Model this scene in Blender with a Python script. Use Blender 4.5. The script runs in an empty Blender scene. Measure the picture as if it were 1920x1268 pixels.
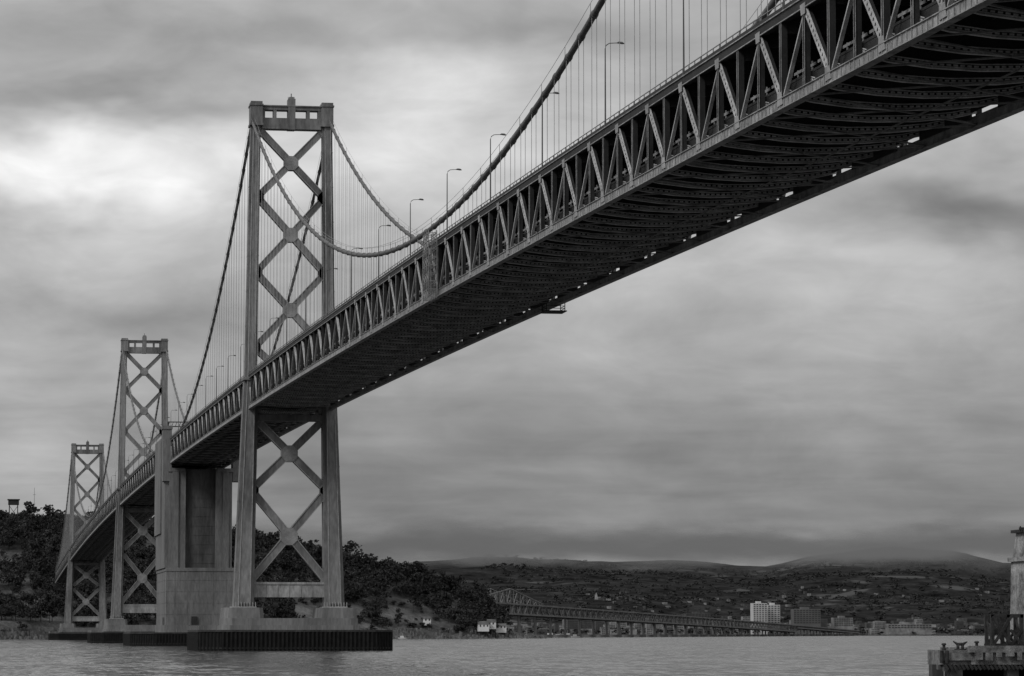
import bpy, math, random
import numpy as np
from mathutils import Vector, noise as mn
random.seed(7); RNG=np.random.default_rng(11)
sc=bpy.context.scene
sc.view_settings.view_transform='Standard'; sc.view_settings.look='None'; sc.view_settings.exposure=0
COL=sc.collection
# ------------------------------------------------------------ materials
def gmat(name,v,var=0.25,scale=0.3,rough=0.7,stretch=(1,1,1),v2=None,bump=0.0,fine=3.0,spec=0.3,metal=0.0):
    m=bpy.data.materials.new(name); m.use_nodes=True; nt=m.node_tree; n=nt.nodes; l=nt.links
    b=n['Principled BSDF']; b.inputs['Roughness'].default_value=rough; b.inputs['Metallic'].default_value=metal
    b.inputs['Specular IOR Level'].default_value=spec
    g=n.new('ShaderNodeNewGeometry'); mp=n.new('ShaderNodeMapping'); mp.inputs['Scale'].default_value=stretch
    l.new(g.outputs['Position'],mp.inputs['Vector'])
    t=n.new('ShaderNodeTexNoise'); t.inputs['Scale'].default_value=scale; t.inputs['Detail'].default_value=6; t.inputs['Roughness'].default_value=0.65
    l.new(mp.outputs[0],t.inputs['Vector'])
    r=n.new('ShaderNodeValToRGB'); lo=v*(1-var); hi=(v2 if v2 else v*(1+var))
    r.color_ramp.elements[0].position=0.33; r.color_ramp.elements[1].position=0.68
    r.color_ramp.elements[0].color=(lo,lo,lo,1); r.color_ramp.elements[1].color=(hi,hi,hi,1)
    l.new(t.outputs['Fac'],r.inputs['Fac']); 
    t2=n.new('ShaderNodeTexNoise'); t2.inputs['Scale'].default_value=scale*fine*3; t2.inputs['Detail'].default_value=4
    l.new(mp.outputs[0],t2.inputs['Vector'])
    mr=n.new('ShaderNodeMapRange'); mr.inputs['From Min'].default_value=.3; mr.inputs['From Max'].default_value=.7
    mr.inputs['To Min'].default_value=1-var*.5; mr.inputs['To Max'].default_value=1+var*.5
    l.new(t2.outputs['Fac'],mr.inputs['Value'])
    mx=n.new('ShaderNodeVectorMath'); mx.operation='SCALE'; l.new(r.outputs[0],mx.inputs[0]); l.new(mr.outputs[0],mx.inputs['Scale'])
    l.new(mx.outputs[0],b.inputs['Base Color'])
    if bump:
        bp=n.new('ShaderNodeBump'); bp.inputs['Distance'].default_value=bump; bp.inputs['Strength'].default_value=.6
        l.new(t2.outputs['Fac'],bp.inputs['Height']); l.new(bp.outputs[0],b.inputs['Normal'])
    return m
M_tower=gmat('tower_steel',0.15,0.5,0.14,0.6,(1,1,.3),fine=4)
M_plate=gmat('node_plate_steel',0.20,0.35,0.4)
M_gusset=gmat('gusset_steel',0.27,0.3,0.4)
M_truss=gmat('truss_steel',0.36,0.35,0.5)
M_chord=gmat('chord_steel',0.25,0.5,0.6)
M_dark=gmat('dark_steel',0.020,0.4,0.5)  # near-black tone puts the shade of the truss verticals into their colour
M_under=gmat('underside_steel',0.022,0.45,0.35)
M_lace=gmat('lacing_steel',0.52,0.4,0.6)
M_bar=gmat('inner_rail_steel',0.20,0.4,0.6)
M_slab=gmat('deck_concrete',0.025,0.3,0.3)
M_road=gmat('asphalt',0.05,0.2,1.0)
M_cable=gmat('cable_steel',0.10,0.3,1.5)
M_rope=gmat('suspender_rope',0.28,0.2,1.0)
M_conc=gmat('pier_concrete',0.145,0.35,0.14,0.9,(1,1,.25),bump=.1,fine=4)
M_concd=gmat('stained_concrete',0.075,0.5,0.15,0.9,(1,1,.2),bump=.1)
M_conl=gmat('pale_concrete',0.26,0.4,0.25,0.9,(1,1,.4))
M_fend=gmat('fender_timber',0.009,0.5,0.8,0.9)
M_fcap=gmat('fender_cap',0.035,0.5,0.3,0.9)
M_leaf=gmat('foliage',0.016,0.6,0.035,0.9,fine=5,v2=.036)
M_bark=gmat('bark',0.04,0.3,1)
M_lamp=gmat('lamp_metal',0.08,0.2,1)
M_rail=gmat('rail_metal',0.22,0.3,1)
M_white=gmat('white_paint',0.55,0.1,0.1)
M_wood=gmat('weathered_timber',0.03,0.6,2.0,0.95)
M_rust=gmat('rusty_steel',0.03,0.5,3.0,0.9)
M_glass=gmat('dark_window',0.025,0.2,1,0.3)
# ------------------------------------------------------------ mesh builder
class B:
    def __init__(s): s.v=[]; s.f=[]; s.n=0
    def beam(s,p,q,w,h,up=(0,0,1),w2=None,h2=None):
        p=np.array(p,float); q=np.array(q,float); d=q-p; L=np.linalg.norm(d)
        if L<1e-6: return
        d/=L; up=np.array(up,float); a=np.cross(d,up); la=np.linalg.norm(a)
        if la<1e-3: up=np.array((0,1.,0)); a=np.cross(d,up); la=np.linalg.norm(a)
        a/=la; u=np.cross(a,d); w2=w2 or w; h2=h2 or h
        for c,ww,hh in ((p,w,h),(q,w2,h2)):
            for sa,su in ((-1,-1),(1,-1),(1,1),(-1,1)): s.v.append(c+a*sa*ww/2+u*su*hh/2)
        k=s.n; s.f+= [(k,k+3,k+2,k+1),(k+4,k+5,k+6,k+7),(k,k+1,k+5,k+4),(k+1,k+2,k+6,k+5),(k+2,k+3,k+7,k+6),(k+3,k,k+4,k+7)]; s.n+=8
    def box(s,x0,x1,y0,y1,z0,z1):
        k=s.n
        for z in (z0,z1):
            for x,y in ((x0,y0),(x1,y0),(x1,y1),(x0,y1)): s.v.append((x,y,z))
        s.f+= [(k,k+3,k+2,k+1),(k+4,k+5,k+6,k+7),(k,k+1,k+5,k+4),(k+1,k+2,k+6,k+5),(k+2,k+3,k+7,k+6),(k+3,k,k+4,k+7)]; s.n+=8
    def prism(s,poly,z0,z1,poly2=None):
        k=s.n; m=len(poly); poly2=poly2 or poly
        for x,y in poly: s.v.append((x,y,z0))
        for x,y in poly2: s.v.append((x,y,z1))
        s.f.append(tuple(range(k+m-1,k-1,-1))); s.f.append(tuple(range(k+m,k+2*m)))
        for i in range(m): j=(i+1)%m; s.f.append((k+i,k+j,k+m+j,k+m+i))
        s.n+=2*m
    def plateXZ(s,cx,cz,r,y0,y1,m=8,a0=math.pi/8):
        k=s.n
        for y in (y0,y1):
            for i in range(m): a=a0+2*math.pi*i/m; s.v.append((cx+r*math.cos(a),y,cz+r*math.sin(a)))
        s.f.append(tuple(range(k,k+m))); s.f.append(tuple(range(k+2*m-1,k+m-1,-1)))
        for i in range(m): j=(i+1)%m; s.f.append((k+i,k+m+i,k+m+j,k+j))
        s.n+=2*m
    def tube(s,pts,r,m=8):
        pts=[np.array(p,float) for p in pts]; k=s.n; N=len(pts)
        for i,p in enumerate(pts):
            d=pts[min(i+1,N-1)]-pts[max(i-1,0)]; d/=np.linalg.norm(d)
            up=np.array((0,0,1.)) if abs(d[2])<.95 else np.array((1.,0,0))
            a=np.cross(d,up); a/=np.linalg.norm(a); u=np.cross(a,d); rr=r[i] if hasattr(r,'__len__') else r
            for j in range(m): t=2*math.pi*j/m; s.v.append(p+a*math.cos(t)*rr+u*math.sin(t)*rr)
        for i in range(N-1):
            for j in range(m):
                j2=(j+1)%m; s.f.append((k+i*m+j,k+i*m+j2,k+(i+1)*m+j2,k+(i+1)*m+j))
        s.f.append(tuple(range(k+m-1,k-1,-1))); s.f.append(tuple(range(k+(N-1)*m,k+N*m))); s.n+=N*m
    def obj(s,name,mat,parent=None,smooth=False):
        me=bpy.data.meshes.new(name); me.from_pydata([tuple(v) for v in s.v],[],s.f); me.materials.append(mat)
        if smooth: me.polygons.foreach_set('use_smooth',[True]*len(me.polygons))
        o=bpy.data.objects.new(name,me); COL.objects.link(o)
        if parent: o.parent=parent
        return o
def empty(name,loc=(0,0,0)):
    o=bpy.data.objects.new(name,None); COL.objects.link(o); return o
# ------------------------------------------------------------ bridge definition
LC=83.86; D3=870.7; HW=10.5; HT=8.8
TW=[D3-704,D3,D3+708,D3+1412]; ANC=D3+354; END=D3+1766
def zb(Y):
    S=(Y-D3-354)/100; return 64.37-0.1233*S*S+0.2106*S
bridge=empty('suspension_bridge')
spans=[(D3-1058,D3-704,41),(D3-704,D3,82),(D3,ANC,41),(ANC,D3+708,41),(D3+708,D3+1412,82),(D3+1412,END,41)]
def main_c(Y,a,b,za,zb_,zm):
    mid=(a+b)/2; t=(Y-mid)/((b-a)/2); return zm+((zb_ if t>0 else za)-zm)*t*t
def side_c(Y,a,b,za,zb_,sag):
    t=(Y-a)/(b-a); return za+(zb_-za)*t-4*sag*t*(1-t)
cabf=[lambda Y:side_c(Y,spans[0][0],spans[0][1],60,136,17),
 lambda Y:main_c(Y,spans[1][0],spans[1][1],136,137.5,68.7),
 lambda Y:side_c(Y,spans[2][0],spans[2][1],137.5,70.5,17),
 lambda Y:side_c(Y,spans[3][0],spans[3][1],70.5,136.8,17),
 lambda Y:main_c(Y,spans[4][0],spans[4][1],136.8,126.8,71.0),
 lambda Y:side_c(Y,spans[5][0],spans[5][1],126.8,54,14)]
truss=B(); diag=B(); chord=B(); dark=B(); und=B(); lace=B(); slab=B(); road=B(); cab=B(); rope=B(); rail=B(); bars=B()
for si,(a,b,N) in enumerate(spans):
    p=(b-a)/N; Ys=[a+i*p for i in range(N+1)]
    for i in range(N+1):
        Y=Ys[i]; z=zb(Y); near=(100<Y<640); mid=(Y<900)
        bottom=(i%2==1)
        for sx in (-1,1):
            X=LC+sx*HW; det=near and sx<0
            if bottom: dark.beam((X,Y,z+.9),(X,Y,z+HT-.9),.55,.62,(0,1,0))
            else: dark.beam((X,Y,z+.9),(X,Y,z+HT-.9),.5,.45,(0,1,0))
            if det:
                for e_ in (-.3,.3): chord.box(X-.34,X-.29,Y+e_-.03,Y+e_+.03,z+1.0,z+HT-.9)
                if bottom: truss.prism([(X-.42,Y-1.0),(X-.36,Y-1.0),(X-.36,Y+1.0),(X-.42,Y+1.0)],z+.3,z+1.5,[(X-.42,Y-.5),(X-.36,Y-.5),(X-.36,Y+.9),(X-.42,Y+.9)])
                else: truss.prism([(X-.42,Y-.8),(X-.36,Y-.8),(X-.36,Y+.5),(X-.42,Y+.5)],z+HT-1.5,z+HT-.5,[(X-.42,Y-.9),(X-.36,Y-.9),(X-.36,Y+.9),(X-.42,Y+.9)])
                for f in range(6): truss.box(X-.40,X-.35,Y+f*p/6-.05,Y+f*p/6+.05,z+.05,z+.88)
            if 0<i<N and Y>20:
                cz=cabf[si](Y)
                if cz-(z+HT)>.8:
                    for dx in (-.3,.3): rope.beam((X+dx-sx*.3,Y,z+HT-.2),(X+dx-sx*.3,Y,cz),.06,.06)
        # floor beams: arched bottom flange, dark web with perforated light lacing
        segs=[(-HW,1.35),(-HW*.75,.75),(-HW*.4,.35),(0,.2),(HW*.4,.35),(HW*.75,.75),(HW,1.35)]
        for (x0,b0),(x1,b1) in zip(segs[:-1],segs[1:]):
            t=z+2.3
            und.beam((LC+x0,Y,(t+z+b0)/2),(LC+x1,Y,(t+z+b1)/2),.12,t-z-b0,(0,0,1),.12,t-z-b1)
            lace.beam((LC+x0,Y,z+b0-.04),(LC+x1,Y,z+b1-.04),.42,.08)
            if mid:
                n=max(3,int((x1-x0)/.55))
                for j in range(n): 
                    f0=(j+.1)/n; f1=(j+.75)/n; l0=z+b0+(b1-b0)*f0; l1=z+b0+(b1-b0)*f1
                    lace.beam((LC+x0+(x1-x0)*f0,Y-.12,l0+.28),(LC+x0+(x1-x0)*f1,Y-.12,l1+.28),.05,.16)
                lace.beam((LC+x0,Y-.14,z+b0+.10),(LC+x1,Y-.14,z+b1+.10),.06,.13)
                lace.beam((LC+x0,Y-.14,z+b0+.48),(LC+x1,Y-.14,z+b1+.48),.06,.11)
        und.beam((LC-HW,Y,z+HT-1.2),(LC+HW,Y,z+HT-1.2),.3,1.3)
        if i<N:
            Y2=Ys[i+1]; z2=zb(Y2)
            for sx in (-1,1):
                X=LC+sx*HW; det=near and sx<0
                chord.beam((X,Y,z+.45),(X,Y2,z2+.45),.62,.86)
                chord.beam((X,Y,z+.93),(X,Y2,z2+.93),.9,.08); chord.beam((X,Y,z-.04),(X,Y2,z2-.04),.9,.08)
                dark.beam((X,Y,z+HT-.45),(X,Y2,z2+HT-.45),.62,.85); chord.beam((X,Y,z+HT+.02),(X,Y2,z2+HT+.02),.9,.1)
                chord.beam((X-.33,Y,z+HT-.86),(X-.33,Y2,z2+HT-.86),.12,.1)
                if sx<0 or i%3: und.beam((X-sx*.75,Y,z+1.62),(X-sx*.75,Y2,z2+1.62),.2,1.9)
                else: und.beam((X-sx*.75,Y,z+1.85),(X-sx*.75,Y2,z2+1.85),.2,1.2)
                slab.beam((X+sx*.1,Y,z+HT+.32),(X+sx*.1,Y2,z2+HT+.32),.2,.5); rail.beam((X+sx*.1,Y,z+HT+1.0),(X+sx*.1,Y2,z2+HT+1.0),.1,.08)
                for f in (0,.33,.66): 
                    if mid: rail.beam((X+sx*.1,Y+p*f,z+HT+.5),(X+sx*.1,Y+p*f,z+HT+1.0),.1,.1)
                bars.beam((X-sx*.9,Y+.4,z+3.1),(X-sx*.9,Y2-.4,z2+3.1),.1,.26)
                if mid:
                    for f in (.2,.5,.8): bars.beam((X-sx*.9,Y+p*f,z+2.5),(X-sx*.9,Y+p*f,z+3.5),.12,.12)
                if bottom:
                    P=np.array((X,Y,z+.8)); Q=np.array((X,Y2,z2+HT-.8))
                    if det:
                        d=(Q-P)/np.linalg.norm(Q-P); nrm=np.cross(d,(1,0,0))
                        for sg in (-.3,.3): 
                            diag.beam(P+nrm*sg+np.array((-.2,0,0)),Q+nrm*sg+np.array((-.2,0,0)),.14,.13,nrm)
                        dark.beam(P+np.array((.1,0,0)),Q+np.array((.1,0,0)),.3,.5,nrm)
                        L=np.linalg.norm(Q-P); m=int(L/.8)
                        for j in range(m):
                            c=P+d*(j+.5)*L/m; diag.beam(c-d*.24+np.array((-.2,0,0)),c+d*.24+np.array((-.2,0,0)),.05,.5,nrm)
                    else: diag.beam(P,Q,.4,.5,(0,0,1))
                else:
                    diag.beam((X,Y,z+HT-.8),(X,Y2,z2+.8),.35,.24,(0,0,1))
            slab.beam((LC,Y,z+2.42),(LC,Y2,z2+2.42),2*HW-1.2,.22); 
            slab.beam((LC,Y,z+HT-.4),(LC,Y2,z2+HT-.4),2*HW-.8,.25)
            road.beam((LC,Y,z+HT-.24),(LC,Y2,z2+HT-.24),2*HW-1.0,.06)
            for x in (-7.5,-4.5,-1.5,1.5,4.5,7.5):
                und.beam((LC+x,Y,z+1.95),(LC+x,Y2,z2+1.95),.22,.7)
            for sx in (-1,1):
                if i%2==0 and i+2<=N:
                    Y3=Ys[i+2]; z3=zb(Y3)
                    bars.beam((LC-sx*HW,Y,z+.15),(LC+sx*HW,Y3,z3+.15),.28,.14)
            bars.beam((LC+2.6,Y,z+.0),(LC+2.6,Y2,z2+.0),.16,.12)
    K=N*2
    for sx in (-1,1):
        X=LC+sx*10.2
        pts=[(X,a+(b-a)*j/K,cabf[si](a+(b-a)*j/K)) for j in range(K+1)]
        cab.tube(pts,.40,10)
        for off in (-.45,.45): rail.tube([(x+off,y,z+1.35) for x,y,z in pts[::2]],.03,4)
        for i in range(1,N):
            y=a+i*p; z=cabf[si](y); s=(cabf[si](y+.5)-cabf[si](y-.5))
            cab.tube([(X,y-.45,z-.45*s),(X,y+.45,z+.45*s)],.5,10)
            if i%2==0:
                for off in (-.45,.45): rail.beam((X+off,y,z),(X+off,y,z+1.35),.06,.06)
truss.obj('gusset_plates',M_gusset,bridge); diag.obj('truss_diagonals',M_truss,bridge); chord.obj('truss_chords',M_chord,bridge)
dark.obj('truss_verticals',M_dark,bridge); und.obj('floor_beams',M_under,bridge); lace.obj('floor_beam_lacing',M_lace,bridge)
slab.obj('deck_slabs',M_slab,bridge); road.obj('roadway',M_road,bridge); cab.obj('main_cables',M_cable,bridge,True)
rope.obj('suspender_ropes',M_rope,bridge); rail.obj('railings',M_rail,bridge); bars.obj('bracing_and_inner_rails',M_bar,bridge)
# ------------------------------------------------------------ towers
def tower(Y,zt,tag):
    zd=zb(Y)
    def zm(z):
        if z<=60.6: return 6.8+(z-6.8)*(zd-1.6-6.8)/(60.6-6.8)
        return zd-1.6+(z-60.6)*(zt-zd+1.6)/(142.3-60.6)
    def hx(z): return np.interp(z,[6.8,60.6,135.6,142.3],[11.85,10.35,9.35,9.24])
    def lw(z): return np.interp(z,[6.8,60.6,70,142.3],[5.3,3.9,3.3,2.75])
    def ld(z): return np.interp(z,[6.8,60.6,142.3],[8.0,6.6,5.2])
    legs=B(); br=B(); gu=B(); pl=B()
    for sx in (-1,1):
        zs=[10.9,25,40,60.6,69.9] 
        zs2=[69.9,90,115,136.5]
        for Z,k in ((zs,1.0),(zs2,.93)):
            for z0,z1 in zip(Z[:-1],Z[1:]):
                for (fw,fd) in ((1,.62),(.62,1)):
                    def poly(z):
                        cx=LC+sx*hx(z); w=lw(z)*fw*k/2; d=ld(z)*fd*k/2
                        return [(cx-w,Y-d),(cx+w,Y-d),(cx+w,Y+d),(cx-w,Y+d)]
                    legs.prism(poly(z0),zm(z0),zm(z1),poly(z1))
        for z0,z1,k in ((10.9,69.9,1.0),(69.9,136.5,.93)):
            for e_ in (-1,1):
                p0=np.array((LC+sx*hx(z0)+e_*(lw(z0)*.31*k-.1),Y-ld(z0)*k/2-.05,zm(z0))); p1=np.array((LC+sx*hx(z1)+e_*(lw(z1)*.31*k-.1),Y-ld(z1)*k/2-.05,zm(z1)))
                gu.beam(p0,p1,.2,.12,(0,1,0))
        for zz in np.arange(20,136,9.1):
            k=1.0 if zz<69.9 else .93; cx=LC+sx*hx(zz); w=lw(zz)*k/2+.04; d=ld(zz)*.31*k+.04; legs.box(cx-w,cx+w,Y-d,Y+d,zm(zz),zm(zz)+.3)
        cx=LC+sx*hx(70); legs.box(cx-2.05,cx+2.05,Y-3.6,Y+3.6,zm(69.6),zm(70.3))
        cx=LC+sx*9.24
        legs.box(cx-1.55,cx+1.55,Y-2.9,Y+2.9,zm(136.5),zm(141.2)); legs.box(cx-1.75,cx+1.75,Y-3.1,Y+3.1,zm(141.2),zm(141.6)); legs.box(cx-1.5,cx+1.5,Y-2.9,Y+2.9,zm(141.6),zm(142.3))
        legs.box(cx-1.75,cx+1.75,Y-3.05,Y+3.05,zm(136.0),zm(136.6))
        for j in range(9):
            t=-2.9+j*5.8/8; gu.box(LC+sx*11.75+t-.08,LC+sx*11.75+t+.08,Y-4.6,Y-4.0,zm(10.9),zm(12.3))
        gu.box(LC+sx*11.75-3.1,LC+sx*11.75+3.1,Y-4.7,Y+4.7,zm(10.9)-.0,zm(11.2))
    xi=9.24-1.5
    br.box(LC-xi,LC+xi,Y-1.6,Y+1.6,zm(135.6),zm(138.2)); br.box(LC-xi,LC+xi,Y-1.6,Y+1.6,zm(140.3),zm(141.2))
    br.box(LC-xi,LC+xi,Y-1.75,Y+1.75,zm(135.3),zm(135.6)); br.box(LC-xi,LC+xi,Y-1.9,Y+1.9,zm(141.2),zm(141.5))
    for x in (-xi+.4,-4.35,4.35,xi-.4): br.box(LC+x-.4,LC+x+.4,Y-1.5,Y+1.5,zm(138.2),zm(140.3))
    br.box(LC-.95,LC+.95,Y-1.8,Y+1.8,zm(135.2),zm(143.3)); br.box(LC-.6,LC+.6,Y-1,Y+1,zm(143.3),zm(143.9))
    br.beam((LC,Y,zm(143.9)),(LC,Y,zm(144.9)),.25,.25)
    for x in (-.8,.8): br.beam((LC+x,Y,zm(143.3)),(LC+x,Y,zm(144)),.12,.12)
    def X(zA,zB,wd,plate):
        zc=(zA+zB)/2
        P=[(LC-hx(zA)+lw(zA)*.3,Y,zm(zA)),(LC+hx(zA)-lw(zA)*.3,Y,zm(zA)),(LC-hx(zB)+lw(zB)*.3,Y,zm(zB)),(LC+hx(zB)-lw(zB)*.3,Y,zm(zB))]
        c=(LC,Y,zm(zc))
        br.beam(P[0],P[3],2.2,wd,(0,0,1)); br.beam(P[1],P[2],2.1,wd,(0,0,1))
        for p0,p1 in ((P[0],P[3]),(P[1],P[2])):
            d=np.array(p1)-np.array(p0); d/=np.linalg.norm(d); nn=np.cross(d,(0,1,0))
            for sg in (-1,1):
                gu.beam(np.array(p0)+nn*sg*(wd/2-.1)+np.array((0,-1.16,0)),np.array(p1)+nn*sg*(wd/2-.1)+np.array((0,-1.16,0)),.12,.16,(0,0,1))
        pl.plateXZ(c[0],c[2],plate,Y-1.3,Y+1.3)
        for q in P: pl.plateXZ(q[0],q[2],1.75,Y-1.25,Y+1.25)
    lv=[135.4,117.5,97.8,78.2]
    for a_,b_ in zip(lv[:-1],lv[1:]): X(a_,b_,1.75,2.0)
    X(78.2,62,1.75,1.8)
    X(60.0,41.5,2.0,2.3); X(41.0,17.6,2.0,2.4)
    br.box(LC-10.2,LC+10.2,Y-1.7,Y+1.7,zm(59.2),zm(60.8))
    lo=B(); lo.box(LC-9.6,LC+9.6,Y-1.5,Y+1.5,zm(13.6),zm(17.3)); lo.box(LC-9.5,LC+9.5,Y-1.7,Y+1.7,zm(16.9),zm(17.5))
    for x in (-6,-3,0,3,6): lo.box(LC+x-.12,LC+x+.12,Y-1.62,Y+1.62,zm(13.7),zm(16.9))
    t=empty('tower'+tag); t.parent=bridge
    legs.obj('legs',M_tower,t); br.obj('bracing',M_tower,t); gu.obj('flange_strips',M_gusset,t); pl.obj('node_plates',M_plate,t); lo.obj('base_strut',M_conl,t)
def chamfer(w,d,c,cx,cy): 
    return [(cx-w+c,cy-d),(cx+w-c,cy-d),(cx+w,cy-d+c),(cx+w,cy+d-c),(cx+w-c,cy+d),(cx-w+c,cy+d),(cx-w,cy+d-c),(cx-w,cy-d+c)]
rl=B()
def fender(Y,w,d,zt,c=5):
    f=B(); cp=B(); pol=chamfer(w,d,c,LC,Y); f.prism(pol,-3,zt-.5)
    cp.prism(chamfer(w+.25,d+.25,c,LC,Y),zt-.5,zt); 
    cp.prism(chamfer(w+.12,d+.12,c,LC,Y),.5,.8)
    for i in range(8):
        p0=np.array(pol[i]); p1=np.array(pol[(i+1)%8]); L=np.linalg.norm(p1-p0); n=max(2,int(L/1.05)); dd=(p1-p0)/L; nn=np.array((dd[1],-dd[0]))
        for j in range(n):
            c0=p0+dd*(j+.5)*L/n+nn*.14; f.beam((c0[0],c0[1],-2),(c0[0],c0[1],zt-.52),.42,.42)
        for j in range(int(L/3)):
            c0=p0+dd*(j+.5)*3
            if i in (0,7,6): rl.beam((c0[0],c0[1],zt),(c0[0],c0[1],zt+1.0),.07,.07)
    e=empty('pier_fender'); f.obj('timber_piles',M_fend,e); cp.obj('fender_rim',M_fcap,e)
for Y,zt,tag in ((TW[0],141,'_w2'),(TW[1],142.3,'_w3'),(TW[2],141.6,'_w5'),(TW[3],131.5,'_w6')):
    tower(Y,zt,tag)
    pc=B()
    for sx in (-1,1):
        pc.prism(chamfer(5.2,7.5,1.0,LC+sx*12.0,Y),6.9,10.9,chamfer(4.9,7.2,1.0,LC+sx*12.0,Y))
    pc.prism(chamfer(17.2,9.5,2,LC,Y),-2,8.2); pc.prism(chamfer(17.7,10.0,2,LC,Y),5.2,6.4)
    pc.obj('tower_pedestal',M_conc,bridge)
fender(TW[1],24.3,25,5.2); fender(TW[2],24,25,4.9); fender(TW[3],24,24,4.6); fender(TW[0],19,12,4.0)
# ------------------------------------------------------------ centre anchorage
anc=empty('bridge_anchorage'); Yf=1195; Yb=1252
a1=B(); a1.box(LC-12,LC+12,Yf,Yb,-2,27.4); a1.box(LC-12.5,LC+12.5,Yf-.5,Yb+.5,-2,7.3); a1.box(LC-12.2,LC+12.2,Yf-.2,Yb+.2,26.2,27.1)
for z in (11,15,19,23): a1.box(LC-12.06,LC+12.06,Yf-.06,Yb+.06,z,z+.12)
for x in (-9,-4.5,4.5,9): a1.box(LC+x-.15,LC+x+.15,Yf-.09,Yf,7.3,26.2)
for sx in (-1,1):
    a1.box(LC+sx*8.2-2.9,LC+sx*8.2+2.9,Yf+.6,Yb-.6,27.4,62.3); a1.box(LC+sx*8.9-1.1,LC+sx*8.9+1.1,Yf+.1,Yf+.6,27.4,61.2)
    a1.box(LC+sx*8.6-2.9,LC+sx*8.6+2.9,Yf+.3,Yb-.3,61.3,62.6)
a1.box(LC-13.4,LC-10.3,Yf+1,Yf+9,58,77.2); a1.box(LC-13.7,LC-10.1,Yf+.7,Yf+9.3,76.4,77.6); a1.box(LC+11.3,LC+14,Yf+1,Yf+9,58,77.2)
a1.box(LC-13.1,LC-11.1,Yf+20,Yb-1,40,74.0)
a1.box(LC-12.6,LC-11,Yf+2,Yb-2,27.4,60)
a1.obj('concrete_walls',M_conc,anc)
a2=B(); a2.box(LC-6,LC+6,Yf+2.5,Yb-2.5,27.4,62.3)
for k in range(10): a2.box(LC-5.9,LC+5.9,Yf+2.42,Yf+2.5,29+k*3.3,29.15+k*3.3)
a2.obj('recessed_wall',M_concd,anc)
a3=B(); a3.box(LC-3,LC-1,Yf-.55,Yf+.2,7.3,10.3); a3.box(LC+7.4,LC+8.6,Yf-.55,Yf+.2,7.3,9.8); a3.box(LC-12.52,LC-12.3,Yf+8,Yf+10,7.3,10); a3.obj('doors',M_glass,anc)
fender(1223,24,33,4.7,8)
rl.obj('fender_railing',M_rail,bridge)
g=B(); 
for z in (77.6,79.2): g.beam((LC-11.5,Yf+6,z),(LC-2,Yf+6,z),.3,.35)
for j in range(8): g.beam((LC-11.5+j*1.3,Yf+6,77.6),(LC-10.8+j*1.3,Yf+6,79.2),.18,.18)
g.beam((LC-11.3,Yf+6,72),(LC-11.3,Yf+6,79.3),.4,.4); g.beam((LC-2.2,Yf+6,72),(LC-2.2,Yf+6,79.3),.4,.4)
g.obj('sign_gantry',M_dark)
# ------------------------------------------------------------ maintenance scaffold + inspection platform
s=B(); Y0=D3-352; z=zb(Y0)
for dy in (-3,-1,1,3):
    for dx in (-.9,-2.2): s.beam((LC-HW+dx,Y0+dy,z-.6),(LC-HW+dx,Y0+dy,z+HT+1.2),.12,.12)
for k in range(9):
    zz=z-.4+k*1.25
    for dx in (-.9,-2.2): s.beam((LC-HW+dx,Y0-3,zz),(LC-HW+dx,Y0+3,zz),.1,.1)
    for dy in (-3,-1,1,3): s.beam((LC-HW-.9,Y0+dy,zz),(LC-HW-2.2,Y0+dy,zz),.1,.1)
    if k<8:
        for dy in (-3,-1,1): s.beam((LC-HW-2.2,Y0+dy+(2 if k%2 else 0),zz),(LC-HW-2.2,Y0+dy+(0 if k%2 else 2),zz+1.25),.09,.09)
s.obj('maintenance_scaffold',M_bar)
s=B(); Y0=D3-338; z=zb(Y0)
for dy in (-2,2):
    for x in (HW-2,HW+1.0): s.beam((LC+x,Y0+dy,z-1.1),(LC+x,Y0+dy,z+.3),.12,.12)
s.box(LC+HW-2.3,LC+HW+1.3,Y0-2.3,Y0+2.3,z-1.2,z-1.05)
for zz in (-.7,-.3):
    for x in (HW-2,HW+1.0): s.beam((LC+x,Y0-2,z+zz),(LC+x,Y0+2,z+zz),.08,.08)
    for dy in (-2,2): s.beam((LC+HW-2,Y0+dy,z+zz),(LC+HW+1.,Y0+dy,z+zz),.08,.08)
s.obj('inspection_platform',M_dark)
# ------------------------------------------------------------ street lamps
lb=B(); lb.tube([(0,0,0),(0,0,.5)],.16,8); lb.tube([(0,0,.5),(0,0,9.4),(.12,0,9.8),(.5,0,10.05),(1.5,0,10.12)],[.1,.065,.06,.05,.045],8)
lb.tube([(1.35,0,10.1),(1.6,0,10.16),(2.0,0,10.12),(2.25,0,10.05)],[.05,.13,.15,.06],8)
lo=lb.obj('street_lamp',M_lamp); lme=lo.data
ys=[D3-533+43*k for k in range(-8,60)]
first=True
for Y in ys:
    if Y>END-20 or min(abs(Y-t) for t in TW)<8: continue
    o=lo if first else bpy.data.objects.new('street_lamp',lme)
    if not first: COL.objects.link(o)
    first=False
    o.location=(LC-HW-.15,Y,zb(Y)+HT)
    if Y>1000:
        o2=bpy.data.objects.new('street_lamp',lme); COL.objects.link(o2); o2.location=(LC+HW+.15,Y+21,zb(Y+21)+HT); o2.rotation_euler=(0,0,math.pi)
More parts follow.
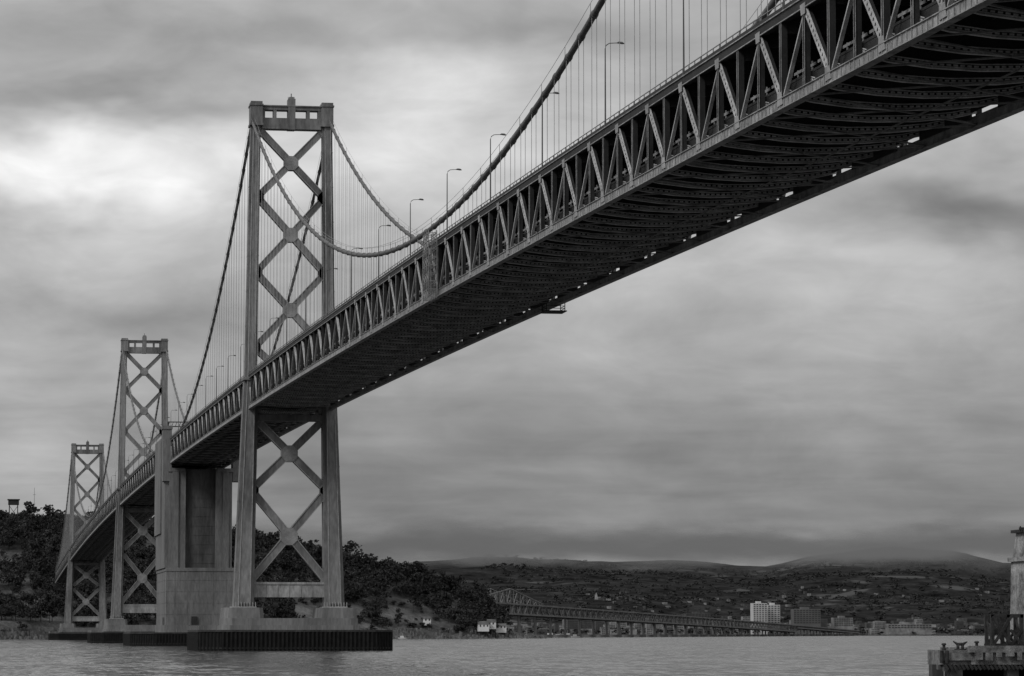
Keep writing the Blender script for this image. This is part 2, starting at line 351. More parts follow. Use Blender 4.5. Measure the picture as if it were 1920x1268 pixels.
# ------------------------------------------------------------ water
def grid_obj(name,X,Yv,Z,mat,smooth=True):
    ny,nx=Z.shape; v=np.stack([X,Yv,Z],-1).reshape(-1,3)
    f=[(j*nx+i,j*nx+i+1,(j+1)*nx+i+1,(j+1)*nx+i) for j in range(ny-1) for i in range(nx-1)]
    me=bpy.data.meshes.new(name); me.from_pydata(v.tolist(),[],f); me.materials.append(mat)
    if smooth: me.polygons.foreach_set('use_smooth',[True]*len(f))
    o=bpy.data.objects.new(name,me); COL.objects.link(o); return o
mw=bpy.data.materials.new('bay_water'); mw.use_nodes=True; nt=mw.node_tree; n=nt.nodes; l=nt.links; b=n['Principled BSDF']
b.inputs['Base Color'].default_value=(.04,.04,.04,1); b.inputs['Roughness'].default_value=.12; b.inputs['IOR'].default_value=1.33
g=n.new('ShaderNodeNewGeometry')
def nz(sx,sy,sc_,det=4,off=0):
    mp=n.new('ShaderNodeMapping'); mp.inputs['Scale'].default_value=(sx,sy,1); mp.inputs['Location'].default_value=(off,off,off); l.new(g.outputs['Position'],mp.inputs[0])
    t=n.new('ShaderNodeTexNoise'); t.inputs['Scale'].default_value=sc_; t.inputs['Detail'].default_value=det; t.inputs['Roughness'].default_value=.6; l.new(mp.outputs[0],t.inputs['Vector']); return t
def vm(op,a_,b_=None,s_=None):
    m=n.new('ShaderNodeVectorMath'); m.operation=op
    for i,v in enumerate((a_,b_)):
        if v is None: continue
        if isinstance(v,tuple): m.inputs[i].default_value=v
        else: l.new(v,m.inputs[i])
    if s_ is not None:
        if isinstance(s_,(int,float)): m.inputs['Scale'].default_value=s_
        else: l.new(s_,m.inputs['Scale'])
    return m.outputs[0]
# wave facets: slope vectors from noise at two wave lengths, stronger where gusts rough the surface
w1=nz(1,.30,.8,3); w2=nz(.8,.2,.25,3,9); w3=nz(1,.35,.010,4,4)
gust=n.new('ShaderNodeMapRange'); gust.inputs['From Min'].default_value=.35; gust.inputs['From Max'].default_value=.65; gust.inputs['To Min'].default_value=.7; gust.inputs['To Max'].default_value=1.5; l.new(w3.outputs['Fac'],gust.inputs['Value'])
s1=vm('SCALE',vm('SUBTRACT',w1.outputs['Color'],(.5,.5,.5)),None,1.0); s2=vm('SCALE',vm('SUBTRACT',w2.outputs['Color'],(.5,.5,.5)),None,.6)
sl_=vm('MULTIPLY',vm('SCALE',vm('ADD',s1,s2),None,gust.outputs[0]),(.6,1,0)); nn_=vm('NORMALIZE',vm('ADD',sl_,(0,0,1))); l.new(nn_,b.inputs['Normal'])
wx=B(); wx.v=[(-30000,-2000,0),(30000,-2000,0),(30000,40000,0),(-30000,40000,0)]; wx.f=[(0,1,2,3)]; wx.n=4; wx.obj('water',mw)
# ------------------------------------------------------------ island terrain
def fbm(x,y,s,o=5,seed=0): return mn.fractal((x*s+seed,y*s,seed*1.7),1.0,2.0,o)
RX=[-700,-500,-200,33,150,230,287,329,371,413,458,478,500,560]
RZ=[0,60,92,100,94,84,76,66,54,44,30,10,-4,-6]
def isl(x,y):
    ys=np.interp(x,[-600,0,200,350,480],[2560,2590,2700,2800,2870]); R=np.interp(x,RX,RZ)
    yr=2960; yb=3350
    if y<yr: t=(y-ys)/(yr-ys)
    else: t=(yb-y)/(yb-yr)
    t=max(-.3,min(1,t)); 
    if t<0: return -4
    cl=min(1,t/.05); s=t*t*(3-2*t)
    h=R*(0.14*cl+.86*s) if R>0 else R
    return h+ (fbm(x,y,.012,5,3)*6)*min(1,t*6) -1.0
xs=np.arange(-700,561,7.0); yy=np.arange(2540,3380,8.0)
XX,YY=np.meshgrid(xs,yy); ZZ=np.array([[isl(x,y) for x in xs] for y in yy])
M_isl=gmat('island_ground',0.035,0.6,0.03,0.95,v2=.11,fine=4,bump=2)
grid_obj('island_hill',XX,YY,ZZ,M_isl)
def tree_proto(rng,R=5.5,H=13,n=11,q=24,leaf=1.9):
    V=[];
    for c in range(n):
        a=rng.uniform(0,2*np.pi); rr=R*np.sqrt(rng.uniform(0,1))*.75; zc=H*rng.uniform(.42,.95)*(1-.15*rr/R); cr=rng.uniform(.28,.45)*R
        cc=np.array((rr*np.cos(a),rr*np.sin(a),zc))
        for k in range(q):
            d=rng.normal(size=3); d/=np.linalg.norm(d); p=cc+d*cr*rng.uniform(.5,1.05)*np.array((1.15,1.15,.7))
            u=rng.normal(size=3); u/=np.linalg.norm(u); w=np.cross(u,rng.normal(size=3)); w/=np.linalg.norm(w); s=leaf*rng.uniform(.5,1)
            V+=[p-u*s*.5-w*s*.35,p+u*s*.5-w*s*.25,p+u*s*.4+w*s*.4,p-u*s*.45+w*s*.3]
    T=[]
    def limb(p,q_,r0,r1):
        p=np.array(p,float); q_=np.array(q_,float); d=q_-p; a=np.cross(d,(0,1,.2)); a/=np.linalg.norm(a); b2=np.cross(d,a); b2/=np.linalg.norm(b2)
        for e,f_ in ((a,b2),(b2,a)):
            T.extend([p-e*r0,p+e*r0,q_+e*r1,q_-e*r1])
    limb((0,0,-1),(.2,.1,H*.6),.4,.25)
    for k in range(4):
        a=rng.uniform(0,6.28); limb((.1,0,H*.4),(R*.6*np.cos(a),R*.6*np.sin(a),H*.75),.22,.1)
    return np.array(V),np.array(T)
protos=[tree_proto(RNG,R=RNG.uniform(5.5,8.5),H=RNG.uniform(12,18)) for _ in range(10)]
bush=[tree_proto(RNG,R=4.5,H=5.5,n=6,q=16,leaf=1.7) for _ in range(4)]
LV=[];TV=[]
def put(pr,x,y,z,s):
    a=RNG.uniform(0,6.28); c,sn=np.cos(a),np.sin(a); Rm=np.array([[c,-sn,0],[sn,c,0],[0,0,1]])
    sv=s*np.array((RNG.uniform(.85,1.15),RNG.uniform(.85,1.15),RNG.uniform(.8,1.15)))
    LV.append((pr[0]*sv)@Rm.T+(x,y,z)); TV.append((pr[1]*sv)@Rm.T+(x,y,z))
cnt=0
while cnt<2500:
    x=RNG.uniform(-120,476); y=RNG.uniform(2600,2990); z=isl(x,y)
    if z<4: continue
    ys_=np.interp(x,[-600,0,200,350,480],[2560,2590,2700,2800,2870])
    t=(y-ys_)/(2960-ys_)
    dens=fbm(x,y,.014,3,9)+ (1.1*t) -.25
    if dens>.0 or RNG.uniform()<.1: put(protos[RNG.integers(10)],x,y,z-.8,RNG.uniform(.6,1.1))
    elif RNG.uniform()<.6: put(bush[RNG.integers(4)],x,y,z-.5,RNG.uniform(.4,1.1))
    cnt+=1
for x in np.arange(-120,468,6.5):
    y=2950+RNG.uniform(-20,20); put(protos[RNG.integers(10)],x+RNG.uniform(-3,3),y,isl(x,y)-.8,RNG.uniform(.5,1.5))
def quads(name,arrs,mat,parent):
    A=np.concatenate(arrs).astype(np.float32); nq=len(A)//4; me=bpy.data.meshes.new(name)
    me.vertices.add(len(A)); me.vertices.foreach_set('co',A.ravel()); me.loops.add(len(A)); me.loops.foreach_set('vertex_index',np.arange(len(A),dtype=np.int32))
    me.polygons.add(nq); me.polygons.foreach_set('loop_start',np.arange(0,len(A),4,dtype=np.int32)); me.polygons.foreach_set('loop_total',np.full(nq,4,dtype=np.int32))
    me.update(); me.validate(); me.materials.append(mat); o=bpy.data.objects.new(name,me); COL.objects.link(o); o.parent=parent
fo=empty('forest'); quads('foliage',LV,M_leaf,fo); quads('trunks',TV,M_bark,fo)
rk=B()
for k in range(1000):
    x=RNG.uniform(-100,500); ys_=np.interp(x,[-600,0,200,350,480],[2560,2590,2700,2800,2870])+RNG.uniform(-5,14); s_=RNG.uniform(1.0,3.4)
    zt_=RNG.uniform(1.0,3.2)+max(0,isl(x,ys_)) ; zt_=min(zt_,9)
    pol=[(x+s_*math.cos(a)*RNG.uniform(.6,1.1),ys_+s_*math.sin(a)*RNG.uniform(.6,1.1)) for a in np.arange(0,6.2,1.05)]
    rk.prism(pol,-1,zt_,[(x+(px-x)*.5,ys_+(py-ys_)*.5) for px,py in pol])
rk.obj('shore_rocks',gmat('rock',.10,.6,.3,.95))
s=B(); s.beam((62,2900,90),(62,2900,128),.5,.5,w2=.2,h2=.2)
for dz in (5,12,20): s.beam((60.8,2900,102+dz),(63.2,2900,102+dz),.2,.2)
s.obj('radio_mast',M_dark)
s=B(); s.box(40,49,2890,2899,113,117); s.box(39.3,49.7,2889.3,2899.7,117,117.8)
for dx in (41,48):
    for dy in (2891,2898): s.beam((dx,dy,88),(dx,dy,113),.7,.7)
s.beam((41,2891,102),(48,2891,112),.4,.4); s.beam((48,2891,102),(41,2891,112),.4,.4)
s.obj('lookout_tower',M_dark)
def house(x,y,z,w,d,h,r):
    e=empty('white_house'); a=B(); a.box(x-w/2,x+w/2,y-d/2,y+d/2,z-3,z+h); a.obj('walls',M_white,e)
    a=B(); a.v=[(x-w/2-.4,y-d/2-.4,z+h),(x+w/2+.4,y-d/2-.4,z+h),(x+w/2+.4,y+d/2+.4,z+h),(x-w/2-.4,y+d/2+.4,z+h),(x-w/2-.4,y,z+h+r),(x+w/2+.4,y,z+h+r)]
    a.f=[(0,1,5,4),(2,3,4,5),(1,2,5),(3,0,4),(3,2,1,0)]; a.n=6; a.obj('roof',M_concd,e)
    a=B()
    for j in range(int(w/3)): a.box(x-w/2+1+j*3,x-w/2+2.2+j*3,y-d/2-.05,y-d/2+.05,z+1,z+2.6)
    a.obj('windows',M_glass,e)
for q in ((441,2850,9,9,8,3.2,2.6),(449,2856,11,7,7,3.0,2.4),(458,2862,8,9,6,2.8,2),(392,2845,14,6,6,2.6,2)): house(*q)
# ------------------------------------------------------------ east bay hills
def ridge(x,y):
    az=math.atan2(x,y); px=960+6323*math.tan(az-.16204)
    zt=np.interp(px,[-1500,0,800,950,1100,1250,1450,1520,1690,1790,1870,1950,2600,3500],[180,200,262,282,276,266,250,286,318,304,272,286,250,180])
    t=(y-8300)/(12500-8300)
    if y>12500: t=1-(y-12500)/4000
    t=max(0,t); s=t**.8
    n=fbm(x,y,.0007,6,5); n2=fbm(x,y,.003,5,8)
    return 4+ zt*s+n*70*min(1,t*3)*(1-t*.6)+n2*12*min(1,t*3)
hx_=np.arange(-3500,9001,60.0); hy=np.concatenate([np.arange(8000,13000,70.0),np.arange(13000,15001,400.0)])
XX,YY=np.meshgrid(hx_,hy); ZZ=np.array([[ridge(x,y) for x in hx_] for y in hy])
mh=gmat('hill_scrub',0.012,0.5,0.010,0.95,v2=.036,fine=3)  # scrub tones raised slightly, distance haze put into the base colour
nt=mh.node_tree; n=nt.nodes; l=nt.links; b=n['Principled BSDF']; src=b.inputs['Base Color'].links[0].from_socket; b.inputs['Specular IOR Level'].default_value=0.0
g=n.new('ShaderNodeNewGeometry'); vo=n.new('ShaderNodeTexVoronoi'); vo.inputs['Scale'].default_value=.045; l.new(g.outputs['Position'],vo.inputs['Vector'])
lt=n.new('ShaderNodeMath'); lt.operation='LESS_THAN'; lt.inputs[1].default_value=.13; l.new(vo.outputs['Distance'],lt.inputs[0])
no=n.new('ShaderNodeTexNoise'); no.inputs['Scale'].default_value=.002; no.inputs['Detail'].default_value=5; l.new(g.outputs['Position'],no.inputs['Vector'])
gt=n.new('ShaderNodeMapRange'); gt.inputs['From Min'].default_value=.5; gt.inputs['From Max'].default_value=.62; l.new(no.outputs['Fac'],gt.inputs['Value'])
mu=n.new('ShaderNodeMath'); mu.operation='MULTIPLY'; l.new(lt.outputs[0],mu.inputs[0]); l.new(gt.outputs[0],mu.inputs[1])
no2=n.new('ShaderNodeTexNoise'); no2.inputs['Scale'].default_value=.0028; no2.inputs['Detail'].default_value=7; no2.inputs['Distortion'].default_value=1.5; l.new(g.outputs['Position'],no2.inputs['Vector'])
g2=n.new('ShaderNodeMapRange'); g2.inputs['From Min'].default_value=.60; g2.inputs['From Max'].default_value=.67; g2.inputs['To Max'].default_value=.7; l.new(no2.outputs['Fac'],g2.inputs['Value'])
mg=n.new('ShaderNodeMix'); mg.data_type='RGBA'; l.new(g2.outputs[0],mg.inputs['Factor']); l.new(src,mg.inputs['A']); mg.inputs['B'].default_value=(.085,.085,.085,1)
mx=n.new('ShaderNodeMix'); mx.data_type='RGBA'; l.new(mu.outputs[0],mx.inputs['Factor']); l.new(mg.outputs['Result'],mx.inputs['A']); mx.inputs['B'].default_value=(.10,.10,.10,1); l.new(mx.outputs['Result'],b.inputs['Base Color'])
grid_obj('distant_hills',XX,YY,ZZ,mh)
s=B(); s.v=[(300,6900,1.5),(6000,6500,1.5),(9000,8400,14),(-3500,8400,14),(-3500,7800,1.5)]; s.f=[(0,1,2,3,4)]; s.n=5; s.obj('shore_land',gmat('shore_ground',.02,.5,.01,.95))
# ------------------------------------------------------------ distant city
city=B(); cityd=B(); win=B()
def at(px,Y): return Y*math.tan(.16204+(px-960)/6323)
for k in range(1700):
    px=RNG.uniform(940,1990); far=RNG.uniform()<.42; Y=RNG.uniform(6900,8400) if not far else RNG.uniform(8500,10200)
    cl=fbm(px,Y*.3,.006,3,2)
    if cl<(-.2 if not far else .0): continue
    w=RNG.uniform(7,26); h=RNG.uniform(6,14)+(RNG.uniform(6,24) if cl>.1 and RNG.uniform()<.3 and not far else 0); x=at(px,Y); z0=ridge(x,Y) if far else 1.5+max(0,(Y-6900))*.012
    if far: w*=.5; h=RNG.uniform(4,7)
    (city if RNG.uniform()<(.2 if far else .5) else cityd).box(x-w/2,x+w/2,Y,Y+15,z0-10,z0+h)
    if h>12:
        for q in range(int(h/4)):
            for c in range(int(w/3.5)): win.box(x-w/2+1+c*3.5,x-w/2+3+c*3.5,Y-.3,Y+.2,z0+2+q*4,z0+3.7+q*4)
ce=empty('distant_city'); city.obj('pale_buildings',gmat('pale_wall',.17,.6,.02,.8),ce); cityd.obj('dark_buildings',gmat('dim_wall',.055,.4,.02,.8),ce); win.obj('windows',M_glass,ce)
def block(name,px0,px1,Y,z1,mat,rows,cols):
    e=empty(name); x0=at(px0,Y); x1=at(px1,Y); a=B(); a.box(x0,x1,Y,Y+25,0,z1); a.box(x0+(x1-x0)*.3,x0+(x1-x0)*.6,Y+4,Y+18,z1,z1+4); a.obj('walls',mat,e)
    a=B(); zb0=z1-rows*4.2-1
    for r in range(rows):
        for c in range(cols):
            w=(x1-x0)/cols; a.box(x0+c*w+w*.18,x0+(c+1)*w-w*.18,Y-.3,Y+.2,zb0+r*4.2+1,zb0+r*4.2+3.2)
    a.obj('windows',M_glass,e)
block('office_building',1410,1436,6850,67,gmat('white_wall',.42,.1,.02),9,5); block('office_building',1437,1460,6880,64,bpy.data.materials['white_wall'],9,4)
block('hotel_building',1485,1535,6850,55,gmat('brown_wall',.10,.2,.02),7,9)
block('apartment_building',1560,1595,6850,37,bpy.data.materials['pale_wall'],4,8)
block('warehouse_building',1660,1740,6850,24,bpy.data.materials['pale_wall'],2,14)
block('apartment_building',1285,1330,7600,50,bpy.data.materials['dim_wall'],3,8)
e=empty('clock_tower'); a=B(); x=at(1118,9500); a.box(x-4.5,x+4.5,9500,9509,0,104); a.box(x-3.6,x+3.6,9501,9508,104,110); a.prism([(x-3.4,9501.2),(x+3.4,9501.2),(x+3.4,9508),(x-3.4,9508)],110,121,[(x-.3,9504),(x+.3,9504),(x+.3,9505),(x-.3,9505)]); a.obj('shaft',M_conl,e)
LV=[]
for k in range(3600):
    px=RNG.uniform(900,1990); far=RNG.uniform()<.55; Y=RNG.uniform(6850,8600) if not far else RNG.uniform(8600,12000); x=at(px,Y)
    z0=1+(Y-6850)*.006 if not far else ridge(x,Y)-2
    V=protos[RNG.integers(10)][0]; idx=RNG.integers(0,len(V)//4,26); V4=V.reshape(-1,4,3)[idx]; c=V4.mean(1,keepdims=True); V4=c+(V4-c)*2.6
    LV.append((V4.reshape(-1,3)*np.array((1.5,1.5,RNG.uniform(.4,.9)))+(x,Y,z0)))
te=empty('distant_trees'); quads('foliage_far',LV,gmat('far_foliage',.020,.4,.01,.9),te)  # lighter than the island foliage, haze mixed into its colour
# ------------------------------------------------------------ distant trestle bridge
tb=empty('trestle_bridge'); P0=np.array((521,3300.)); P1=np.array((1614,6000.)); t1_=B(); pr=B()
def tz(t): return 34-25*t+1.5*math.sin(math.pi*t)
L=np.linalg.norm(P1-P0); N=190; dv=(P1-P0)/L; nv=np.array((dv[1],-dv[0]))
for i in range(-14,N):
    t=i/N; t2=(i+1)/N; A=P0+(P1-P0)*t; C=P0+(P1-P0)*t2; dep=10 if t<.72 else 4
    for sd in (-10,10):
        a_=A+nv*sd; c_=C+nv*sd; z0=tz(t); z1=tz(t2)
        t1_.beam((*a_,z0),(*c_,z1),1.0,1.4); t1_.beam((*a_,z0-dep),(*c_,z1-dep),1.0,1.4); t1_.beam((*a_,z0),(*a_,z0-dep),.6,.6)
        if dep>5: t1_.beam((*a_,z0 if i%2 else z0-dep),(*c_,z1-dep if i%2 else z1),.6,.7)
        if i<12:
            hh=lambda k:13*max(0,1-abs(k-2)/10.0)+2; 
            t1_.beam((*a_,z0+hh(i)),(*c_,z1+hh(i+1)),.8,1.0); t1_.beam((*a_,z0),(*a_,z0+hh(i)),.5,.5); t1_.beam((*a_,z0 if i%2 else z0+hh(i)),(*c_,z1+hh(i+1) if i%2 else z1),.5,.6)
    t1_.beam((*A,(tz(t)-dep+1)),(*C,(tz(t2)-dep+1)),19,.8); t1_.beam((*A,tz(t)-1),(*C,tz(t2)-1),19,.8)
    if i%5==0 and i>0:
        for sd in (-8,8):
            q=A+nv*sd; pr.beam((*q,-1),(*q,tz(t)-dep),2.0,2.0)
        pr.beam((*(A-nv*9),tz(t)-dep-1),(*(A+nv*9),tz(t)-dep-1),2,1.5); pr.beam((*(A-nv*11),1),(*(A+nv*11),1),5,4)
t1_.obj('truss_span',gmat('far_steel',.12,.3,.05),tb); pr.obj('piers',M_conc,tb)
def boat(px,Y,s):
    x=at(px,Y); e=empty('motor_boat'); a=B(); a.prism([(x-4*s,Y-1*s),(x+3*s,Y-1.2*s),(x+5*s,Y),(x+3*s,Y+1.2*s),(x-4*s,Y+1*s)],0,1.3*s,[(x-4.2*s,Y-1.3*s),(x+3.4*s,Y-1.5*s),(x+6*s,Y),(x+3.4*s,Y+1.5*s),(x-4.2*s,Y+1.3*s)]); a.box(x-2*s,x+1.5*s,Y-.9*s,Y+.9*s,1.3*s,3*s); a.beam((x,Y,3*s),(x,Y,5.5*s),.15,.15); a.obj('hull',M_white,e)
for px,Y,s_ in ((1032,3600,1.6),(1046,3620,1.2),(1064,3700,1.5),(1078,3650,1.1),(755,2700,.8)): boat(px,Y,s_)
# ------------------------------------------------------------ foreground wharf
wf=empty('wharf'); a=B(); Yw=268
a.box(82.0,135,Yw,Yw+9,1.75,3.15); a.box(79.6,82.0,Yw+.3,Yw+4.6,1.75,2.95); a.box(81.7,135,Yw-.25,Yw+.1,2.75,3.3)
a.box(79.4,82.1,Yw+.05,Yw+.35,2.1,2.7)
for k in range(14): a.box(82.2+k*.9+RNG.uniform(-.1,.1),82.7+k*.9+RNG.uniform(-.1,.2),Yw-.32,Yw-.24,2.3+RNG.uniform(-.2,.2),2.78)
a.obj('concrete_deck',gmat('wharf_concrete',.12,.6,1.2,.95,bump=.1,v2=.24),wf)
a=B()
for x in (80.9,85.7,91,96,101): 
    for y in (Yw+.6,Yw+6): a.box(x-.5,x+.5,y,y+1.0,-3,1.75)
a.box(79.8,80.1,Yw+.5,Yw+1,1.2,1.75); a.box(79.5,135,Yw+1.2,Yw+1.7,1.35,1.75)
a.obj('piles',M_concd,wf)
a=B(); a.box(82.2,135,Yw+5,Yw+8.5,-1,1.74); a.obj('bulkhead',M_fend,wf)
a=B()
for k in range(26):
    x=79.7+k*.35; a.beam((x,Yw-.1,1.7+RNG.uniform(-.1,.1)),(x+.25,Yw-.1,1.35),.2,.2)
for x in (79.45,79.9): a.tube([(x,Yw+.0,1.9),(x,Yw-.05,2.9)],.16,8)
a.obj('broken_fender_edge',M_wood,wf)
def bollard(x,y,z0=3.1):
    a=B(); a.tube([(x,y,z0),(x,y,z0+.15),(x,y,z0+.18),(x,y,z0+.4),(x,y,z0+.43),(x,y,z0+.52),(x,y,z0+.58)],[.2,.2,.13,.12,.2,.21,.12],12); a.obj('mooring_bollard',M_rust,None,True)
bollard(80.1,Yw+1.5,2.93); bollard(82.9,Yw+1.5)
a=B(); x=81.4;y=Yw+1.2
a.tube([(x-.6,y,3.66),(x-.25,y,3.42),(x+.25,y,3.42),(x+.6,y,3.62)],[.05,.13,.13,.05],8); a.tube([(x-.2,y,2.95),(x-.2,y,3.45)],.13,8); a.tube([(x+.2,y,2.95),(x+.2,y,3.45)],.13,8); a.box(x-.45,x+.45,y-.2,y+.2,2.95,3.05)
a.obj('mooring_cleat',M_rust,None,True)
e=empty('timber_frame'); a=B(); x0,x1=84.1,86.6; y0=Yw+1.0
for x in (x0,(x0+x1)/2+.1,x1):
    for y in (y0,y0+1.6): a.beam((x,y,3.15),(x,y,5.85),.28,.28)
for y in (y0-.02,y0+1.62):
    a.beam((x0-.15,y,5.75),(x1+.15,y,5.75),.24,.3); a.beam((x0-.1,y,4.5),(x1+.1,y,4.5),.16,.2); a.beam((x0-.2,y,3.35),(x1+.2,y,3.35),.2,.25)
    a.beam((x0,y-.1,3.3),(x1-.9,y-.1,5.7),.14,.24); a.beam((x1-.9,y-.14,3.3),(x0,y-.14,5.7),.14,.24); a.beam((x1-1,y-.1,3.3),(x1,y-.1,4.6),.14,.2); a.beam((x1,y-.14,3.3),(x1-1,y-.14,4.6),.14,.2)
for x in (x0,x1): a.beam((x,y0,3.4),(x,y0+1.6,5.6),.16,.16)
a.obj('timbers',M_wood,e)
a=B(); xm=85.3; a.tube([(xm,y0+.8,5.7),(xm,y0+.8,7.0)],.07,8); a.box(xm-.33,xm+.33,y0+.55,y0+1.05,7.0,7.55); a.box(xm-.4,xm+.4,y0+.5,y0+1.1,7.55,7.62); a.beam((xm-.4,y0+.8,5.9),(xm+.4,y0+.8,5.9),.3,.1); a.obj('signal_box',M_rust,e)
e=empty('concrete_pylon'); a=B(); a.prism([(87.15,Yw+1.5),(92,Yw+1.5),(92,Yw+6),(87.15,Yw+6)],3.1,10.6,[(87.35,Yw+1.6),(91.8,Yw+1.6),(91.8,Yw+5.9),(87.35,Yw+5.9)]); a.box(87.1,92,Yw+1.4,Yw+6.1,10.3,10.65)
a.prism([(87.4,Yw+1.8),(91.8,Yw+1.8),(91.8,Yw+5.7),(87.4,Yw+5.7)],10.6,12.7,[(87.65,Yw+2),(91.5,Yw+2),(91.5,Yw+5.4),(87.65,Yw+5.4)])
a.obj('shaft',gmat('flaking_concrete',.16,.6,.9,.95,v2=.38,bump=.08),e)
a=B(); a.box(87.3,91.9,Yw+1.7,Yw+5.8,12.7,12.95); a.beam((87.0,Yw+2.5,13.0),(92,Yw+2.5,13.0),.2,.2); a.beam((87.1,Yw+2.5,12.7),(87.1,Yw+2.5,13.2),.1,.1); a.obj('cap',M_rust,e)
# ------------------------------------------------------------ low cloud over hills
mc=bpy.data.materials.new('stratus'); mc.use_nodes=True; nt=mc.node_tree; n=nt.nodes; l=nt.links; n.remove(n['Principled BSDF']); out=n['Material Output']
df=n.new('ShaderNodeBsdfDiffuse'); df.inputs['Color'].default_value=(.24,.24,.24,1); tl=n.new('ShaderNodeBsdfTranslucent'); tl.inputs['Color'].default_value=(.24,.24,.24,1)
m1=n.new('ShaderNodeMixShader'); m1.inputs[0].default_value=.5; l.new(df.outputs[0],m1.inputs[1]); l.new(tl.outputs[0],m1.inputs[2])
tp=n.new('ShaderNodeBsdfTransparent'); g=n.new('ShaderNodeNewGeometry'); sp=n.new('ShaderNodeSeparateXYZ'); l.new(g.outputs['Position'],sp.inputs[0])
mp=n.new('ShaderNodeMapping'); mp.inputs['Scale'].default_value=(1,1,3.5); l.new(g.outputs['Position'],mp.inputs[0]); no=n.new('ShaderNodeTexNoise'); no.inputs['Scale'].default_value=.0022; no.inputs['Detail'].default_value=7; l.new(mp.outputs[0],no.inputs['Vector'])
ma=n.new('ShaderNodeMath'); ma.operation='MULTIPLY_ADD'; l.new(no.outputs['Fac'],ma.inputs[0]); ma.inputs[1].default_value=190; l.new(sp.outputs['Z'],ma.inputs[2])
r1=n.new('ShaderNodeMapRange'); r1.interpolation_type='SMOOTHSTEP'; r1.inputs['From Min'].default_value=285; r1.inputs['From Max'].default_value=375; r1.inputs['To Max'].default_value=.95; l.new(ma.outputs[0],r1.inputs['Value'])
r2=n.new('ShaderNodeMapRange'); r2.interpolation_type='SMOOTHSTEP'; r2.inputs['From Min'].default_value=400; r2.inputs['From Max'].default_value=500; r2.inputs['To Min'].default_value=1; r2.inputs['To Max'].default_value=0; l.new(ma.outputs[0],r2.inputs['Value'])
mm=n.new('ShaderNodeMath'); mm.operation='MULTIPLY'; l.new(r1.outputs[0],mm.inputs[0]); l.new(r2.outputs[0],mm.inputs[1])
# thin veil of haze lower down the slopes
ad=n.new('ShaderNodeMath'); ad.operation='MAXIMUM'; l.new(mm.outputs[0],ad.inputs[0]); 
r3=n.new('ShaderNodeMapRange'); r3.interpolation_type='SMOOTHSTEP'; r3.inputs['From Min'].default_value=400; r3.inputs['From Max'].default_value=480; r3.inputs['To Min'].default_value=.13; r3.inputs['To Max'].default_value=0; l.new(ma.outputs[0],r3.inputs['Value']); l.new(r3.outputs[0],ad.inputs[1])
m2=n.new('ShaderNodeMixShader'); l.new(ad.outputs[0],m2.inputs[0]); l.new(tp.outputs[0],m2.inputs[1]); l.new(m1.outputs[0],m2.inputs[2]); l.new(m2.outputs[0],out.inputs['Surface'])
cx=np.arange(-3500,9001,250.0); cz=np.arange(60,541,60.0); XX,ZZ=np.meshgrid(cx,cz); YY=11000+200*np.sin(XX/900)+ZZ*.8
grid_obj('low_cloud',XX,YY,ZZ,mc)
# ------------------------------------------------------------ sky (world)
SUN=Vector((-.75,-.5,.75)).normalized(); el=math.asin(SUN.z); azs=math.atan2(SUN.x,SUN.y)
w=bpy.data.worlds.new('World'); sc.world=w; w.use_nodes=True; nt=w.node_tree; n=nt.nodes; l=nt.links; n.clear()
def math_(op,a,b=None,c=None):
    m=n.new('ShaderNodeMath'); m.operation=op
    for i,v in enumerate((a,b,c)):
        if v is None: continue
        if isinstance(v,(int,float)): m.inputs[i].default_value=v
        else: l.new(v,m.inputs[i])
    return m.outputs[0]
tc=n.new('ShaderNodeTexCoord'); sp=n.new('ShaderNodeSeparateXYZ'); l.new(tc.outputs['Generated'],sp.inputs[0])
AZ=math_('ARCTAN2',sp.outputs[0],sp.outputs[1]); EL=math_('ARCSINE',sp.outputs[2])
cb=n.new('ShaderNodeCombineXYZ'); l.new(AZ,cb.inputs[0]); l.new(EL,cb.inputs[1])
def wn(sx,sy,scale,det,dist=0.,off=0,rough=.5):
    mp=n.new('ShaderNodeMapping'); mp.inputs['Scale'].default_value=(sx,sy,1); mp.inputs['Location'].default_value=(off,off*.7,0); l.new(cb.outputs[0],mp.inputs[0])
    t=n.new('ShaderNodeTexNoise'); t.inputs['Scale'].default_value=scale; t.inputs['Detail'].default_value=det; t.inputs['Distortion'].default_value=dist; t.inputs['Roughness'].default_value=rough; l.new(mp.outputs[0],t.inputs['Vector']); return t.outputs['Fac']
cr=n.new('ShaderNodeValToRGB'); E=cr.color_ramp; E.interpolation='LINEAR'
stops=[(0,.20),(.0235,.26),(.037,.21),(.061,.27),(.085,.38),(.1086,.44),(.14,.47),(.175,.39),(.3,.6),(1,.85)]
E.elements[0].position=0;E.elements[0].color=(.20,)*3+(1,); E.elements[1].position=1;E.elements[1].color=(.85,.85,.85,1)
for p_,v in stops[1:-1]:
    e_=E.elements.new(p_); e_.color=(v,v,v,1)
l.new(EL,cr.inputs['Fac']); bw=n.new('ShaderNodeRGBToBW'); l.new(cr.outputs['Color'],bw.inputs[0]); val=bw.outputs[0]
warp=wn(14,30,1,4,0,5)
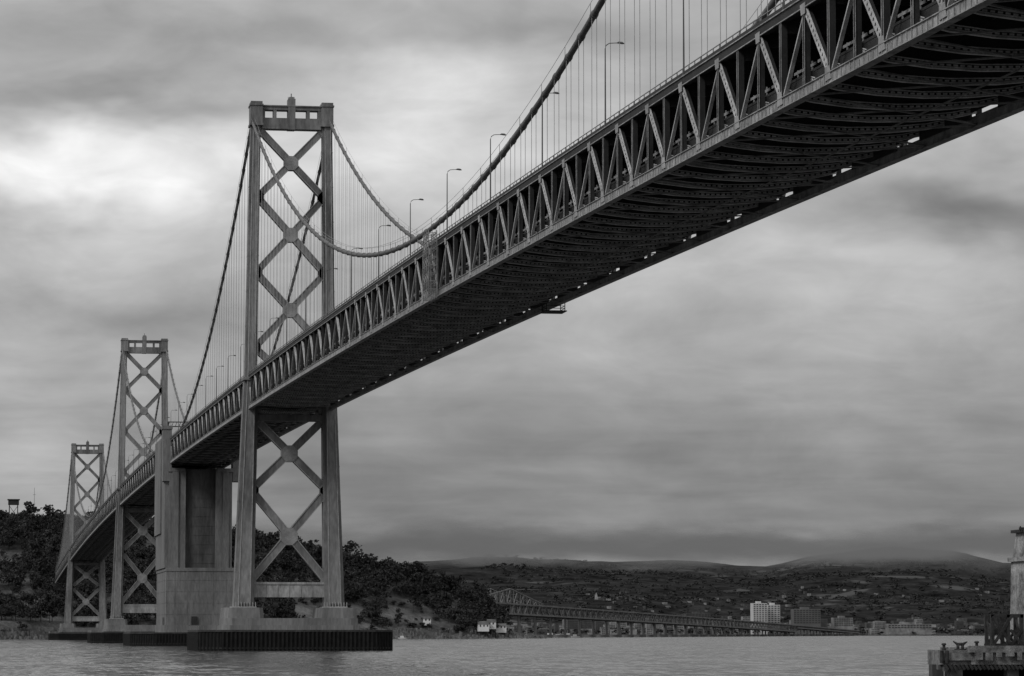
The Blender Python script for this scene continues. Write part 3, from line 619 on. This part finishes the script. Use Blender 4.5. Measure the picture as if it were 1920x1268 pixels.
for az0,el0,sw,sh,am in ((.034,.137,.055,.011,.46),(.137,.152,.035,.017,.29),(.045,.156,.06,.006,-.14),(.30,.130,.035,.012,-.28),(.137,.052,.07,.012,-.05),(.015,.05,.035,.02,.17),(.05,.094,.03,.007,-.13),(.10,.175,.04,.008,-.08),(.26,.11,.03,.008,.07),(.06,.118,.03,.006,.04),(.18,.172,.03,.008,-.09)):
    dx=math_('DIVIDE',math_('SUBTRACT',AZ,az0),sw); dy=math_('DIVIDE',math_('SUBTRACT',math_('MULTIPLY_ADD',math_('SUBTRACT',warp,.5),.05,EL),el0),sh)
    g_=math_('EXPONENT',math_('MULTIPLY',math_('MULTIPLY_ADD',dx,dx,math_('MULTIPLY',dy,dy)),-1.)); val=math_('MULTIPLY_ADD',g_,am,val)
n1=wn(14,32,1,5,.5,1,.55); n2=wn(34,80,1,5,.5,3,.55); n3=wn(16,150,1,4,.3,6)
lowf=n.new('ShaderNodeMapRange'); lowf.inputs['From Min'].default_value=.03; lowf.inputs['From Max'].default_value=.10; lowf.inputs['To Min'].default_value=.9; lowf.inputs['To Max'].default_value=.06; l.new(EL,lowf.inputs['Value'])
f1=math_('MULTIPLY_ADD',math_('SUBTRACT',n1,.5),.9,1.0); f2=math_('MULTIPLY_ADD',math_('SUBTRACT',n2,.5),.48,1.0); f3=math_('MULTIPLY_ADD',math_('MULTIPLY',math_('SUBTRACT',n3,.5),lowf.outputs[0]),1.0,1.0)
val=math_('MAXIMUM',math_('MULTIPLY',math_('MULTIPLY',math_('MULTIPLY',val,f1),f2),f3),.03)
sky=n.new('ShaderNodeTexSky'); sky.sky_type='NISHITA'; sky.sun_disc=False; sky.sun_elevation=el; sky.sun_rotation=azs
sb=n.new('ShaderNodeRGBToBW'); l.new(sky.outputs[0],sb.inputs[0]); val=math_('MULTIPLY_ADD',sb.outputs[0],.006,val)
bg=n.new('ShaderNodeBackground'); l.new(val,bg.inputs['Color']); bg.inputs['Strength'].default_value=1.0
ow=n.new('ShaderNodeOutputWorld'); l.new(bg.outputs[0],ow.inputs['Surface'])
sl=bpy.data.lights.new('sun','SUN'); sl.energy=1.5; sl.angle=math.radians(15); so=bpy.data.objects.new('sun',sl); COL.objects.link(so); so.rotation_euler=(-SUN).to_track_quat('-Z','Y').to_euler()
# ------------------------------------------------------------ camera
cd=bpy.data.cameras.new('camera'); co=bpy.data.objects.new('camera',cd); COL.objects.link(co); co.location=(0,0,4.3)
cd.sensor_width=36; cd.lens=36*6323.1/1920; cd.clip_start=1; cd.clip_end=60000
co.rotation_euler=(math.pi/2+.08739,0,-.16204); sc.camera=co
